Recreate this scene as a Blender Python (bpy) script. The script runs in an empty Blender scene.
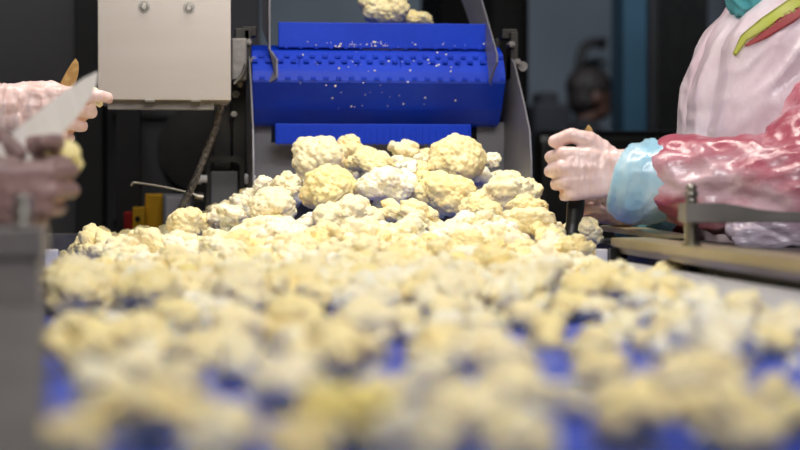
import bpy, bmesh, math, random
import numpy as np
from mathutils import Vector, Matrix, noise

random.seed(11)
rng = np.random.default_rng(5)
col = bpy.context.scene.collection
sc = bpy.context.scene
PI = math.pi

# ------------------------------------------------------------------ camera
F = 800 * 85 / 36.0
BELT = 0.90
CAM = Vector((0, 0, BELT + 0.126))
yaw = math.atan(220 / F)
pitch = math.atan(39 / F)
cd = bpy.data.cameras.new('camera'); cam = bpy.data.objects.new('camera', cd); col.objects.link(cam)
cam.location = CAM
cam.rotation_euler = (PI / 2 - pitch, 0, -yaw)
cd.lens = 85; cd.sensor_width = 36; cd.clip_start = 0.05
cd.dof.use_dof = True; cd.dof.focus_distance = 2.95; cd.dof.aperture_fstop = 3.9
sc.camera = cam
RM = cam.rotation_euler.to_matrix()


def P(px, py, Y):
    """the point of the place at depth Y seen in direction (px, py)"""
    d = RM @ Vector(((px - 400) / F, (225 - py) / F, -1))
    return CAM + d * (Y / d.y)


# ------------------------------------------------------------------ materials
def srgb(r, g, b):
    def f(c):
        c /= 255.0
        return c / 12.92 if c <= 0.04045 else ((c + 0.055) / 1.055) ** 2.4
    return (f(r), f(g), f(b), 1)


def mat(name, c, rough=0.5, metal=0.0, c2=None, scale=20, detail=4, bump=0.0, bscale=40, stretch=None,
        spec=0.5, sss=0.0, sheen=0.0, lo=0.35, hi=0.65, coat=0.0, alpha=1.0, transm=0.0, objvar=0.0):
    m = bpy.data.materials.new(name); m.use_nodes = True
    nt = m.node_tree; N = nt.nodes; L = nt.links
    b = N['Principled BSDF']
    b.inputs['Base Color'].default_value = c
    b.inputs['Roughness'].default_value = rough
    b.inputs['Metallic'].default_value = metal
    b.inputs['Specular IOR Level'].default_value = spec
    b.inputs['Coat Weight'].default_value = coat
    b.inputs['Alpha'].default_value = alpha
    b.inputs['Transmission Weight'].default_value = transm
    if sss:
        b.inputs['Subsurface Weight'].default_value = sss
        b.inputs['Subsurface Radius'].default_value = (1.0, 0.7, 0.35)
        b.inputs['Subsurface Scale'].default_value = 0.006
    tc = N.new('ShaderNodeTexCoord'); mp = N.new('ShaderNodeMapping')
    L.new(tc.outputs['Object'], mp.inputs['Vector'])
    if stretch:
        mp.inputs['Scale'].default_value = stretch
    if c2 is not None:
        n = N.new('ShaderNodeTexNoise'); n.inputs['Scale'].default_value = scale; n.inputs['Detail'].default_value = detail
        L.new(mp.outputs[0], n.inputs['Vector'])
        r = N.new('ShaderNodeValToRGB'); r.color_ramp.elements[0].position = lo; r.color_ramp.elements[1].position = hi
        r.color_ramp.elements[0].color = c; r.color_ramp.elements[1].color = c2
        L.new(n.outputs['Fac'], r.inputs['Fac'])
        out = r.outputs['Color']
        if objvar:
            oi = N.new('ShaderNodeObjectInfo')
            hs = N.new('ShaderNodeHueSaturation')
            mr = N.new('ShaderNodeMapRange'); mr.inputs['To Min'].default_value = 1 - objvar; mr.inputs['To Max'].default_value = 1 + objvar
            L.new(oi.outputs['Random'], mr.inputs['Value']); L.new(mr.outputs[0], hs.inputs['Saturation'])
            L.new(out, hs.inputs['Color']); out = hs.outputs['Color']
        L.new(out, b.inputs['Base Color'])
    if bump:
        n2 = N.new('ShaderNodeTexNoise'); n2.inputs['Scale'].default_value = bscale; n2.inputs['Detail'].default_value = 3
        L.new(mp.outputs[0], n2.inputs['Vector'])
        bp = N.new('ShaderNodeBump'); bp.inputs['Strength'].default_value = bump; bp.inputs['Distance'].default_value = 0.01
        L.new(n2.outputs['Fac'], bp.inputs['Height']); L.new(bp.outputs['Normal'], b.inputs['Normal'])
    return m


M = {}
M['curd'] = mat('cauliflower_curd', srgb(252, 232, 174), 0.6, c2=srgb(254, 239, 194), scale=3, bump=0.12, bscale=40, sss=0.25, objvar=0.2, spec=0.35)
M['curd_w'] = mat('cauliflower_white', srgb(255, 249, 226), 0.55, c2=srgb(252, 236, 186), scale=3, bump=0.12, bscale=40, sss=0.25, objvar=0.25, spec=0.4)
M['curd_y'] = mat('cauliflower_yellow', srgb(248, 228, 148), 0.5, c2=srgb(250, 234, 164), scale=3, bump=0.1, bscale=40, sss=0.35, objvar=0.15)
M['stalk'] = mat('cauliflower_stalk', srgb(252, 248, 222), 0.45, c2=srgb(236, 234, 178), scale=25, bump=0.15, bscale=120, sss=0.25)
M['belt'] = mat('blue_belt_plastic', srgb(40, 74, 204), 0.3, c2=srgb(62, 98, 220), scale=5, bump=0.2, bscale=90)
M['blue'] = mat('blue_modular_plastic', srgb(0, 46, 176), 0.4, c2=srgb(0, 54, 190), scale=8, bump=0.04, bscale=200, spec=.25)
M['steel'] = mat('brushed_steel', srgb(178, 174, 166), 0.34, 1.0, c2=srgb(150, 146, 138), scale=9, stretch=(1, 30, 1), bump=0.05, bscale=50)
M['steel_panel'] = mat('matt_steel_sheet', srgb(186, 177, 169), 0.42, 0.75, c2=srgb(181, 172, 163), scale=3, stretch=(1, 1, 6), bump=0.01, bscale=40)
M['steel_dark'] = mat('dull_dark_steel', srgb(136, 132, 130), 0.42, 0.4, c2=srgb(116, 113, 111), scale=14, bump=0.1, bscale=60)
M['steel_warm'] = mat('satin_steel_rail', srgb(196, 184, 152), 0.38, 0.7, c2=srgb(176, 162, 124), scale=30, stretch=(1, .2, 1), bump=0.12, bscale=30)
M['plate'] = mat('pale_steel_sheet', srgb(214, 210, 208), 0.5, 0.1, c2=srgb(204, 200, 198), scale=6, bump=0.05)
M['chute'] = mat('chute_steel', srgb(128, 127, 134), 0.4, 0.25, c2=srgb(114, 113, 122), scale=12, bump=0.05)
M['white_plastic'] = mat('white_plastic', srgb(222, 220, 224), 0.45, c2=srgb(210, 208, 214), scale=10)
M['black'] = mat('black_plastic', srgb(22, 21, 21), 0.35, c2=srgb(30, 29, 28), scale=30, bump=0.05)
M['char'] = mat('charcoal_panel', srgb(86, 86, 90), 0.6, c2=srgb(78, 78, 82), scale=3, bump=0.03)
M['char2'] = mat('black_panel', srgb(32, 32, 34), 0.65, c2=srgb(38, 38, 41), scale=4)
M['frame'] = mat('dark_machine_frame', srgb(60, 58, 56), 0.45, 0.6, c2=srgb(44, 42, 41), scale=18, bump=0.1)
M['wall'] = mat('grey_wall_paint', srgb(120, 128, 136), 0.8, c2=srgb(112, 120, 128), scale=2, bump=0.05, bscale=20)
M['teal'] = mat('teal_paint', srgb(38, 74, 94), 0.55, c2=srgb(34, 68, 86), scale=3)
M['floor'] = mat('resin_floor', srgb(84, 82, 80), 0.5, c2=srgb(70, 69, 68), scale=3, bump=0.1, bscale=30)
M['yellow'] = mat('yellow_paint', srgb(232, 178, 20), 0.45, c2=srgb(222, 166, 16), scale=14)
M['red'] = mat('red_plastic', srgb(170, 24, 26), 0.4, c2=srgb(150, 20, 22), scale=14)
M['greybox'] = mat('grey_plastic', srgb(138, 140, 144), 0.5, c2=srgb(126, 128, 132), scale=9)
M['hose'] = mat('braided_hose', srgb(130, 124, 118), 0.4, 0.4, c2=srgb(60, 56, 54), scale=160, bump=0.6, bscale=300)
M['glove'] = mat('latex_glove', srgb(226, 190, 184), 0.36, c2=srgb(236, 210, 207), scale=26, bump=0.15, bscale=40, stretch=(2.5, 1, 1), sss=0.12, coat=0.15)
M['glove_dim'] = mat('dimmed_latex_glove', srgb(150, 120, 116), 0.45, c2=srgb(130, 104, 102), scale=24, bump=0.3, bscale=45, sss=0.1)  # darker copy of the latex glove, dimness of the near hand in its colour
M['cuff'] = mat('blue_plastic_cuff', srgb(158, 204, 228), 0.28, c2=srgb(204, 228, 240), scale=22, bump=0.3, bscale=24, stretch=(1.4, 1, .6), coat=0.3, lo=.4, hi=.7)
M['teal_cuff'] = mat('teal_plastic_cuff', srgb(92, 158, 176), 0.3, c2=srgb(130, 190, 206), scale=22, bump=0.7, bscale=30, coat=0.3)
M['sleeve'] = mat('pink_sleeve', srgb(180, 92, 110), 0.3, c2=srgb(218, 184, 194), scale=11, detail=6, bump=0.5, bscale=24, stretch=(.55, 1, 1.3), coat=0.35, lo=.45, hi=.62)
M['sleeve_dark'] = mat('maroon_sleeve', srgb(112, 36, 52), 0.35, c2=srgb(150, 84, 100), scale=13, bump=0.6, bscale=26, coat=0.2, lo=.45, hi=.75)
M['apron'] = mat('clear_white_apron', srgb(212, 190, 202), 0.3, c2=srgb(228, 216, 226), scale=7, detail=5, bump=0.3, bscale=30, stretch=(1.4, 1, .6), coat=0.3, lo=.4, hi=.65)
M['drape'] = mat('smoky_apron_film', srgb(190, 178, 194), 0.25, c2=srgb(120, 74, 92), scale=20, detail=5, bump=0.8, bscale=30, stretch=(.5, 1, 2.2), coat=0.5, lo=.45, hi=.75)
M['mask'] = mat('teal_face_mask', srgb(70, 160, 172), 0.7, c2=srgb(96, 184, 194), scale=30, bump=0.4, bscale=60)
M['lime'] = mat('lime_collar', srgb(216, 226, 96), 0.6, c2=srgb(228, 232, 140), scale=20)
M['redcloth'] = mat('red_collar', srgb(204, 92, 100), 0.6, c2=srgb(216, 120, 124), scale=20)
M['skin'] = mat('skin', srgb(214, 164, 138), 0.5, c2=srgb(204, 150, 126), scale=12, sss=0.1)
M['skin_dim'] = mat('dimmed_skin', srgb(96, 66, 54), 0.6, c2=srgb(84, 58, 48), scale=12)  # skin darkened for the background figure, its dimness put into the colour
M['hair'] = mat('dark_hair', srgb(30, 24, 22), 0.6, c2=srgb(44, 34, 30), scale=60, bump=0.5, bscale=120)
M['dark_cloth'] = mat('dark_clothing', srgb(26, 26, 30), 0.85, c2=srgb(34, 34, 40), scale=14, bump=0.3, bscale=20)
M['trousers'] = mat('white_work_trousers', srgb(210, 212, 216), 0.8, c2=srgb(196, 198, 204), scale=10, bump=0.3, bscale=12)
M['eye'] = mat('eye', srgb(235, 235, 235), 0.2)
M['lip'] = mat('lips', srgb(170, 96, 92), 0.5)
M['boot'] = mat('white_rubber', srgb(214, 214, 210), 0.5)
M['blade'] = mat('knife_blade', srgb(244, 238, 232), 0.35, 0.15, c2=srgb(236, 230, 222), scale=9, stretch=(1, 8, 1))
M['blade_warm'] = mat('stained_knife_blade', srgb(214, 178, 116), 0.42, 0.45, c2=srgb(168, 128, 76), scale=40, lo=.4, hi=.6)
em = bpy.data.materials.new('lamp_diffuser'); em.use_nodes = True
em.node_tree.nodes['Principled BSDF'].inputs['Emission Color'].default_value = (1, .95, .86, 1)
em.node_tree.nodes['Principled BSDF'].inputs['Emission Strength'].default_value = 3
M['lamp'] = em


# ------------------------------------------------------------------ helpers
def link_mesh(name, me, m, parent=None, smooth=False):
    o = bpy.data.objects.new(name, me); col.objects.link(o)
    if m is not None:
        me.materials.clear(); me.materials.append(m)
    if smooth:
        me.polygons.foreach_set('use_smooth', [True] * len(me.polygons))
    if parent is not None:
        o.parent = parent
        o.matrix_parent_inverse = Matrix.Translation(-Vector(parent.location)) if parent.parent is None else Matrix.Identity(4)
    return o


def obj(name, bm, m, parent=None, smooth=False, autosmooth=False):
    me = bpy.data.meshes.new(name)
    bmesh.ops.recalc_face_normals(bm, faces=bm.faces)
    bm.to_mesh(me); bm.free()
    if autosmooth:
        me.polygons.foreach_set('use_smooth', [True] * len(me.polygons))
        me.set_sharp_from_angle(angle=math.radians(35))
    return link_mesh(name, me, m, parent, smooth)


def thing(name, label, cat, loc, group=None):
    o = bpy.data.objects.new(name, None); col.objects.link(o)
    o.location = loc; o['label'] = label; o['category'] = cat
    if group: o['group'] = group
    o.empty_display_size = 0.02
    return o


def tag(o, label, cat, group=None, kind=None):
    o['label'] = label; o['category'] = cat
    if group: o['group'] = group
    if kind: o['kind'] = kind
    return o


def structure(o):
    o['kind'] = 'structure'
    return o


def nb():
    return bmesh.new()


def box(bm, lo, hi, bevel=0.0, seg=2):
    lo = Vector(lo); hi = Vector(hi)
    c = (lo + hi) / 2; s = hi - lo
    r = bmesh.ops.create_cube(bm, size=1, matrix=Matrix.Translation(c) @ Matrix.Diagonal((abs(s.x), abs(s.y), abs(s.z), 1)))
    if bevel > 0:
        es = set()
        for v in r['verts']:
            es.update(v.link_edges)
        bmesh.ops.bevel(bm, geom=list(es), offset=bevel, segments=seg, profile=.6, affect='EDGES')


def prism(bm, pts, d, bevel=0.0):
    """closed outline (list of Vectors) pushed along vector d"""
    d = Vector(d)
    a = [bm.verts.new(Vector(p)) for p in pts]; b = [bm.verts.new(Vector(p) + d) for p in pts]
    fs = [bm.faces.new(a), bm.faces.new(list(reversed(b)))]
    n = len(pts)
    for i in range(n):
        fs.append(bm.faces.new((a[i], b[i], b[(i + 1) % n], a[(i + 1) % n])))
    if bevel > 0:
        es = set()
        for f in fs: es.update(f.edges)
        bmesh.ops.bevel(bm, geom=list(es), offset=bevel, segments=2, affect='EDGES')


def frame_of(d):
    d = d.normalized()
    u = Vector((0, 0, 1)) if abs(d.z) < .9 else Vector((1, 0, 0))
    x = d.cross(u).normalized(); y = d.cross(x).normalized()
    return x, y


def tube(bm, pts, radii, seg=12, cap=True, spline=False):
    pts = [Vector(p) for p in pts]
    if not hasattr(radii, '__len__'): radii = [radii] * len(pts)
    if spline:
        np_, nr = [], []
        n = len(pts)
        for i in range(n - 1):
            p0 = pts[max(i - 1, 0)]; p1 = pts[i]; p2 = pts[i + 1]; p3 = pts[min(i + 2, n - 1)]
            for k in range(8):
                t = k / 8
                np_.append(.5 * ((2 * p1) + (p2 - p0) * t + (2 * p0 - 5 * p1 + 4 * p2 - p3) * t * t + (3 * p1 - p0 - 3 * p2 + p3) * t ** 3))
                nr.append(radii[i] * (1 - t) + radii[i + 1] * t)
        np_.append(pts[-1]); nr.append(radii[-1]); pts, radii = np_, nr
    rings = []
    X = None
    for i, p in enumerate(pts):
        d = (pts[min(i + 1, len(pts) - 1)] - pts[max(i - 1, 0)]).normalized()
        if X is None:
            X, _ = frame_of(d)
        X = (X - d * X.dot(d)).normalized(); Yv = d.cross(X)
        rings.append([bm.verts.new(p + (X * math.cos(a) + Yv * math.sin(a)) * radii[i]) for a in [2 * PI * k / seg for k in range(seg)]])
    for a, b in zip(rings, rings[1:]):
        for k in range(seg):
            bm.faces.new((a[k], a[(k + 1) % seg], b[(k + 1) % seg], b[k]))
    if cap:
        bm.faces.new(list(reversed(rings[0]))); bm.faces.new(rings[-1])


def capsule(bm, a, b, ra, rb, flat=None):
    """tapered capsule a->b; used as raw volume that a remesh fuses into one skin"""
    a = Vector(a); b = Vector(b); d = b - a
    L = d.length
    if L < 1e-5:
        bmesh.ops.create_uvsphere(bm, u_segments=20, v_segments=12, radius=ra, matrix=Matrix.Translation(a)); return
    x, y = frame_of(d); z = d.normalized()
    rings = []
    seg = 18
    prof = []
    for k in range(1, 7):
        t = k / 6 * PI / 2; prof.append((-ra * math.cos(t), ra * math.sin(t)))
    for k in range(6, 0, -1):
        t = k / 6 * PI / 2; prof.append((L + rb * math.cos(t), rb * math.sin(t)))
    v0 = bm.verts.new(a - z * ra); v1 = bm.verts.new(b + z * rb)
    for h, r in prof:
        rings.append([bm.verts.new(a + z * h + (x * math.cos(q) + y * math.sin(q)) * r) for q in [2 * PI * k / seg for k in range(seg)]])
    for p, q in zip(rings, rings[1:]):
        for k in range(seg):
            bm.faces.new((p[k], p[(k + 1) % seg], q[(k + 1) % seg], q[k]))
    for k in range(seg):
        bm.faces.new((v0, rings[0][(k + 1) % seg], rings[0][k])); bm.faces.new((v1, rings[-1][k], rings[-1][(k + 1) % seg]))


def ellipsoid(bm, c, r, rot=None):
    m = Matrix.Translation(Vector(c))
    if rot is not None: m = m @ rot
    bmesh.ops.create_uvsphere(bm, u_segments=24, v_segments=16, radius=1, matrix=m @ Matrix.Diagonal((r[0], r[1], r[2], 1)))


def fuse(name, bm, voxel, m, parent=None, smooth_it=4, wrinkle=None):
    """fuse overlapping volumes into one continuous surface"""
    bmesh.ops.recalc_face_normals(bm, faces=bm.faces)
    me = bpy.data.meshes.new('tmp'); bm.to_mesh(me); bm.free()
    t = bpy.data.objects.new('tmp', me); col.objects.link(t)
    md = t.modifiers.new('r', 'REMESH'); md.mode = 'VOXEL'; md.voxel_size = voxel; md.use_smooth_shade = True
    if smooth_it:
        s = t.modifiers.new('s', 'SMOOTH'); s.iterations = smooth_it; s.factor = .5
    dg = bpy.context.evaluated_depsgraph_get()
    me2 = bpy.data.meshes.new_from_object(t.evaluated_get(dg))
    bpy.data.objects.remove(t); bpy.data.meshes.remove(me)
    if wrinkle:
        ns = [v.normal.copy() for v in me2.vertices]
        for v, n in zip(me2.vertices, ns):
            v.co = v.co + n * wrinkle(v.co)
    me2.name = name
    return link_mesh(name, me2, m, parent, smooth=True)


def ridged(p, sx, sy, sz, seed=0.0):
    q = Vector((p.x * sx + seed, p.y * sy, p.z * sz))
    w = noise.noise_vector(q * .6) * .8
    n = noise.noise(q + w)
    return 1 - abs(n) * 3.2


# ------------------------------------------------------------------ the hall
def slab(name, lo, hi, m):
    b = nb(); box(b, lo, hi); return structure(obj(name, b, m))


slab('floor', (-5, -3, -.1), (6, 11.2, 0), M['floor'])
slab('wall_back', (-5, 11, 0), (6, 11.2, 4), M['wall'])
slab('wall_left', (-5.2, -3, 0), (-5, 11.2, 4), M['wall'])
slab('wall_right', (6, -3, 0), (6.2, 11.2, 4), M['wall'])
slab('wall_front', (-5.2, -3.2, 0), (6.2, -3, 4), M['wall'])
slab('ceiling', (-5.2, -3.2, 4), (6.2, 11.2, 4.2), M['char'])

# tall charcoal machine housing behind the workers on the left
t = thing('machine_housing', 'tall charcoal machine housing behind the gloved hands and steel box', 'machine', (-.8, 4.7, 0))
b = nb(); box(b, (-2.6, 4.5, 0), (P(76, 0, 4.5).x, 5.0, 3.2), .006); obj('side_panel', b, M['char'], t)
b = nb(); box(b, (P(76, 0, 4.5).x, 4.45, 0), (P(102, 0, 4.45).x, 5.0, 3.2), .004); obj('corner_post', b, M['char2'], t)
# rear bay with round opening
x0 = P(103, 0, 4.6).x; x1 = P(262, 0, 4.6).x
b = nb(); box(b, (x0, 4.72, 0), (x1, 5.0, 3.2), .004); obj('rear_panel', b, M['char'], t)
b = nb()
c = P(205, 148, 4.70)
for k in range(1):
    pts = []
    for i in range(40):
        a = 2 * PI * i / 40
        pts.append(Vector((c.x + math.cos(a) * .115, 4.69, c.z + math.sin(a) * .115)))
    prism(b, pts, (0, .03, 0))
obj('dark_opening_disc', b, M['black'], t)  # black disc, paints the dark inside of the round opening
b = nb()
for zz in (P(0, 116, 4.7).z, P(0, 222, 4.7).z):
    box(b, (x0 + .02, 4.70, zz - .006), (x1 - .02, 4.715, zz + .006), .002); obj('panel_seam', b, M['char2'], t); b = nb()
b = nb()
a1 = P(130, 110, 4.6); a2 = P(130, 127, 4.6)
tube(b, [a1, a2], .006, 10); box(b, (a1.x - .01, 4.6, a1.z), (a1.x + .01, 4.72, a1.z + .02)); obj('latch_pin', b, M['frame'], t)

# right background: dark machine, teal column, wide black cabinet
t = thing('equipment_cabinet', 'narrow black equipment cabinet rising right of the blue conveyor', 'cabinet', (P(517, 0, 6).x, 6.1, 0))
b = nb(); box(b, (P(440, 0, 6).x, 6.0, 0), (P(529, 0, 6).x, 6.5, 3.4), .01); obj('body', b, M['char2'], t)
b = nb(); box(b, (P(492, 0, 6).x, 5.98, .3), (P(522, 0, 6).x, 6.0, 3.2), .004); obj('door', b, M['black'], t)
t = thing('steel_column', 'teal painted column between the grey wall and the black cabinet', 'column', (P(638, 0, 8).x, 8.1, 0))
b = nb(); box(b, (P(624, 0, 8).x, 8, 0), (P(651, 0, 8).x, 8.25, 3.99), .01); obj('shaft', b, M['teal'], t)
b = nb(); box(b, (P(620, 0, 8).x, 7.95, 0), (P(655, 0, 8).x, 8.3, .12), .01); obj('base_plate', b, M['frame'], t)
t = thing('storage_cabinet', 'wide black storage cabinet beside the teal column, behind the worker', 'cabinet', (P(690, 0, 7).x, 7.2, 0))
b = nb(); box(b, (P(651, 0, 7).x, 7.0, 0), (P(709, 0, 7).x, 7.08, 3.0), .01); obj('body', b, M['char2'], t)
b = nb(); box(b, (P(655, 0, 7).x, 6.98, .2), (P(705, 0, 7).x, 7.0, 2.9), .004); dd = obj('door', b, M['black'], t)
b = nb(); box(b, (P(700, 0, 7).x, 6.95, 1.0), (P(703, 0, 7).x, 6.98, 1.2), .003); obj('handle', b, M['frame'], dd)
t = thing('dark_partition', 'dark grey partition standing far behind the worker in pink', 'partition', (P(800, 0, 9).x, 9.05, 0))
b = nb(); box(b, (P(737, 0, 9).x, 9.0, 0), (P(960, 0, 9).x, 9.1, 3.4), .01); obj('panel', b, M['char2'], t)
b = nb(); box(b, (P(733, 0, 9).x, 8.97, 0), (P(740, 0, 9).x, 9.12, 3.4), .004); obj('edge_post', b, M['frame'], t)
t = thing('gooseneck_pipe', 'dark curved gooseneck pipe rising above the background person', 'pipe', P(582, 120, 10.6))
b = nb(); tube(b, [P(582, 190, 10.7), P(581, 90, 10.7), P(580, 62, 10.7), P(584, 48, 10.7), P(592, 43, 10.7), P(600, 43, 10.7)], .028, 12, spline=True)
obj('bent_tube', b, M['frame'], t)
b = nb(); q = P(600, 43, 10.7); tube(b, [q, q + Vector((.03, 0, -.005))], [.036, .036], 14); obj('nozzle', b, M['black'], t)
b = nb(); q = P(582, 190, 10.7); box(b, (q.x - .12, 10.6, 0), (q.x + .12, 10.9, q.z), .01); obj('pedestal', b, M['char2'], t)
# low dark machine behind right hands
t = thing('black_machine_block', 'low black machine block behind the knife hand, below the background person', 'machine', (P(620, 0, 4.6).x, 4.8, 0))
b = nb(); box(b, (P(536, 0, 4.6).x, 4.6, 0), (P(800, 0, 4.6).x, 5.2, P(0, 128, 4.6).z), .03, 3); obj('hood', b, M['black'], t)
b = nb(); box(b, (P(541, 0, 4.6).x, 4.59, .2), (P(790, 0, 4.6).x, 4.62, P(0, 140, 4.6).z), .01); obj('front_panel', b, M['black'], t)

# ------------------------------------------------------------------ sorting conveyor
XR = 0.60
t = thing('sorting_conveyor', 'wide blue sorting belt with steel sides carrying the cauliflower', 'conveyor', (.15, 2, 0))
conv = t
# left side runs slightly inwards towards the camera
XLf, XLn = P(44, 0, 3.72).x, P(44, 0, .5).x
YB, YF = 3.72, 0.35


def xl(Y):
    return XLn + (XLf - XLn) * (Y - .5) / (3.72 - .5)


b = nb()
# modular belt: rows of links with fine gaps
rows = int((YB - YF) / .05)
for i in range(rows):
    ya = YF + i * .05; yb_ = ya + .0475
    prism(b, [(xl(ya) - .03, ya, BELT), (XR + .02, ya, BELT), (XR + .02, yb_, BELT), (xl(yb_) - .03, yb_, BELT)], (0, 0, -.012), .0012)
prism(b, [(xl(YF) - .03, YF, BELT - .006), (XR + .02, YF, BELT - .006), (XR + .02, YB, BELT - .006), (xl(YB) - .03, YB, BELT - .006)], (0, 0, -.012))
obj('belt', b, M['belt'], t)
b = nb()
prism(b, [(xl(YF) - .08, YF, BELT - .022), (XR + .05, YF, BELT - .022), (XR + .05, YB, BELT - .022), (xl(YB) - .08, YB, BELT - .022)], (0, 0, -.10), .004)
obj('bed', b, M['steel_dark'], t)
# left side wall
b = nb()
prism(b, [(xl(YF), YF, BELT - .01), (xl(YF), YF, BELT + .032), (xl(YF) - .085, YF, BELT + .032), (xl(YF) - .085, YF, BELT - .01)],
      (xl(3.66) - xl(YF), 3.66 - YF, 0), .002)
obj('side_wall', b, M['steel_dark'], t)
# back end wall (tray end)
b = nb()
zt = P(80, 234, 3.7).z; xe = P(150, 0, 3.7).x
box(b, (XLf - .35, 3.70, BELT - .02), (xe + .02, 3.704, zt - .002)); box(b, (XLf - .35, 3.70, zt - .003), (xe + .02, 3.74, zt), .001)
obj('end_wall', b, M['steel_dark'], t)
# right side: inner sheet, black gap, rail
zr = P(611, 239, XR * F / (611 - 180) * 1.0).z
ZRAIL = BELT + .054
b = nb()
prism(b, [(XR - .035, .7, BELT + .001), (XR - .031, .7, BELT + .001), (XR + .004, .7, BELT + .023), (XR, .7, BELT + .0235)], (0, 2.56 - .7, 0))
obj('inner_sheet', b, M['plate'], t)
b = nb(); box(b, (XR + .03, .7, BELT - .02), (XR + .05, 3.6, BELT + .04), .001); obj('outer_wall', b, M['frame'], t)
YRE = 2.58
b = nb()
prism(b, [(XR - .004, .7, ZRAIL), (XR + .045, .7, ZRAIL + .001), (XR + .045, .7, ZRAIL - .022), (XR + .006, .7, ZRAIL - .022), (XR + .004, .7, ZRAIL - .014), (XR - .004, .7, ZRAIL - .012)], (0, YRE - .7, 0), .0015)
rail = obj('side_rail', b, M['steel_warm'], t)
b = nb()
yy = YRE - .004
prism(b, [(XR - .008, yy - .012, ZRAIL - .014), (XR - .008, yy - .012, ZRAIL - .052), (XR + .004, yy - .012, ZRAIL - .045), (XR + .018, yy - .012, ZRAIL - .024), (XR + .018, yy - .012, ZRAIL - .014)], (0, .012, 0), .001)
obj('end_bracket', b, M['black'], rail)
b = nb(); tube(b, [(XR + .003, yy - .016, ZRAIL - .028), (XR + .003, yy - .010, ZRAIL - .028)], .0035, 6); obj('bracket_screw', b, M['steel'], rail)
b = nb(); box(b, (XR - .03, YRE + .0, BELT), (XR - .008, YRE + .012, ZRAIL - .016), .0015); obj('scraper_block', b, M['white_plastic'], t)
b = nb(); q = P(51, 262, 2.6)
box(b, (q.x - .008, 2.6, BELT), (q.x + .009, 2.62, P(0, 250, 2.6).z), .0015); obj('scraper_block', b, M['white_plastic'], t)
# second rail behind
b = nb()
prism(b, [P(600, 225, 2.85), P(600, 231, 2.85), P(659, 239, 2.6), P(659, 235, 2.6)], (.05, 0, .0), .001)
obj('ledge_strip', b, M['steel_warm'], t)
b = nb(); box(b, (XR + .05, 1.0, ZRAIL - .03), (XR + .30, 3.0, ZRAIL - .012), .003); obj('side_shelf', b, M['frame'], t)


def station(px, pz, Y, zt_, direction, side, mm):
    """post, arm bar and stacked cap nuts"""
    q = P(px, 0, Y)
    zb = ZRAIL - .002 if side > 0 else BELT + .03
    b = nb(); tube(b, [(q.x, Y, zb), (q.x, Y, zt_ - .02)], .0085, 18)
    tube(b, [(q.x, Y, zb), (q.x, Y, zb + .004)], .013, 18); p = obj('post', b, M['steel'], t, autosmooth=True)
    return q


# right arm bar
YA = 2.22
q = P(692, 0, YA)
zt_, zb_ = P(740, 203, YA).z, P(740, 222.5, YA).z
b = nb()
xa = P(683, 0, YA).x
pts = [(xa, YA - .02, zb_), (xa, YA - .02, zt_), (xa + .045, YA - .02, zt_), (xa + .065, YA - .02, zt_ - .003), (xa + .09, YA - .02, zt_ - .009), (xa + .12, YA - .02, zt_ - .0105), (xa + .5, YA - .02, zt_ - .0105), (xa + .5, YA - .02, zb_)]
prism(b, pts, (0, .04, 0), .0012)
arm = obj('arm_bar', b, M['steel_dark'], t)
b = nb(); tube(b, [(q.x, YA, ZRAIL - .002), (q.x, YA, zb_)], .0085, 20); tube(b, [(q.x, YA, ZRAIL), (q.x, YA, ZRAIL + .004)], .012, 20); obj('post', b, M['steel'], t, autosmooth=True)
b = nb()
for k, (h, r) in enumerate(((.0, .0075), (.008, .0085), (.0155, .007))):
    ellipsoid(b, (q.x, YA, zt_ + .003 + h), (r, r, .0048))
    tube(b, [(q.x, YA, zt_ - .001 + h), (q.x, YA, zt_ + .003 + h)], r * .8, 16)
obj('cap_nut', b, M['steel'], arm, smooth=True)
# left arm bar, nearer to the camera
YA = 1.5
q = P(22, 0, YA)
zt_, zb_ = P(0, 227, YA).z, P(0, 256, YA).z
xa = P(45, 0, YA).x
b = nb(); box(b, (xa - .5, YA - .03, zb_), (xa, YA + .03, zt_), .002); arm = obj('arm_bar', b, M['steel_dark'], t)
b = nb()
for k, (h, r) in enumerate(((.0, .0085), (.009, .0095), (.018, .008))):
    ellipsoid(b, (q.x, YA, zt_ + .003 + h), (r, r, .0052))
    tube(b, [(q.x, YA, zt_ - .001 + h), (q.x, YA, zt_ + .003 + h)], r * .8, 16)
obj('cap_nut', b, M['steel'], arm, smooth=True)
b = nb(); box(b, (xa - .16, YA - .026, BELT - .01), (xa - .004, YA + .026, zb_ + .001), .003); obj('arm_support', b, M['steel_dark'], t)
# legs
for (x, y) in ((-.25, .6), (.55, .6), (-.3, 2.2), (.6, 2.2), (-.3, 3.6), (.6, 3.6)):
    b = nb(); box(b, (x - .03, y - .03, 0), (x + .03, y + .03, BELT - .12), .003); obj('leg', b, M['steel'], t)

# ------------------------------------------------------------------ blue feed conveyor
XA, XB = P(252, 0, 3.35).x, P(504, 0, 3.35).x
t = thing('feed_conveyor', 'bright blue feed conveyor with upright flights above the pile', 'conveyor', (.35, 3.9, 0))
ZT = P(380, 45, 3.37).z
prof = [(4.9, ZT), (3.40, ZT), (3.365, ZT - .012), (3.335, ZT - .05), (3.332, ZT - .068), (3.37, ZT - .115), (3.40, P(380, 123, 3.37).z), (3.42, P(380, 126, 3.4).z), (4.9, P(380, 126, 3.4).z)]
b = nb()
prism(b, [(XA, y, z) for y, z in prof], (XB - XA, 0, 0), .0015)


def knuckles(b, y, z, n, off):
    w = (XB - XA) / n
    for i in range(n):
        if i % 2 == off: continue
        box(b, (XA + i * w + .001, y - .0002, z - .003), (XA + (i + 1) * w - .001, y + .006, z + .003), .0008)


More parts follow.
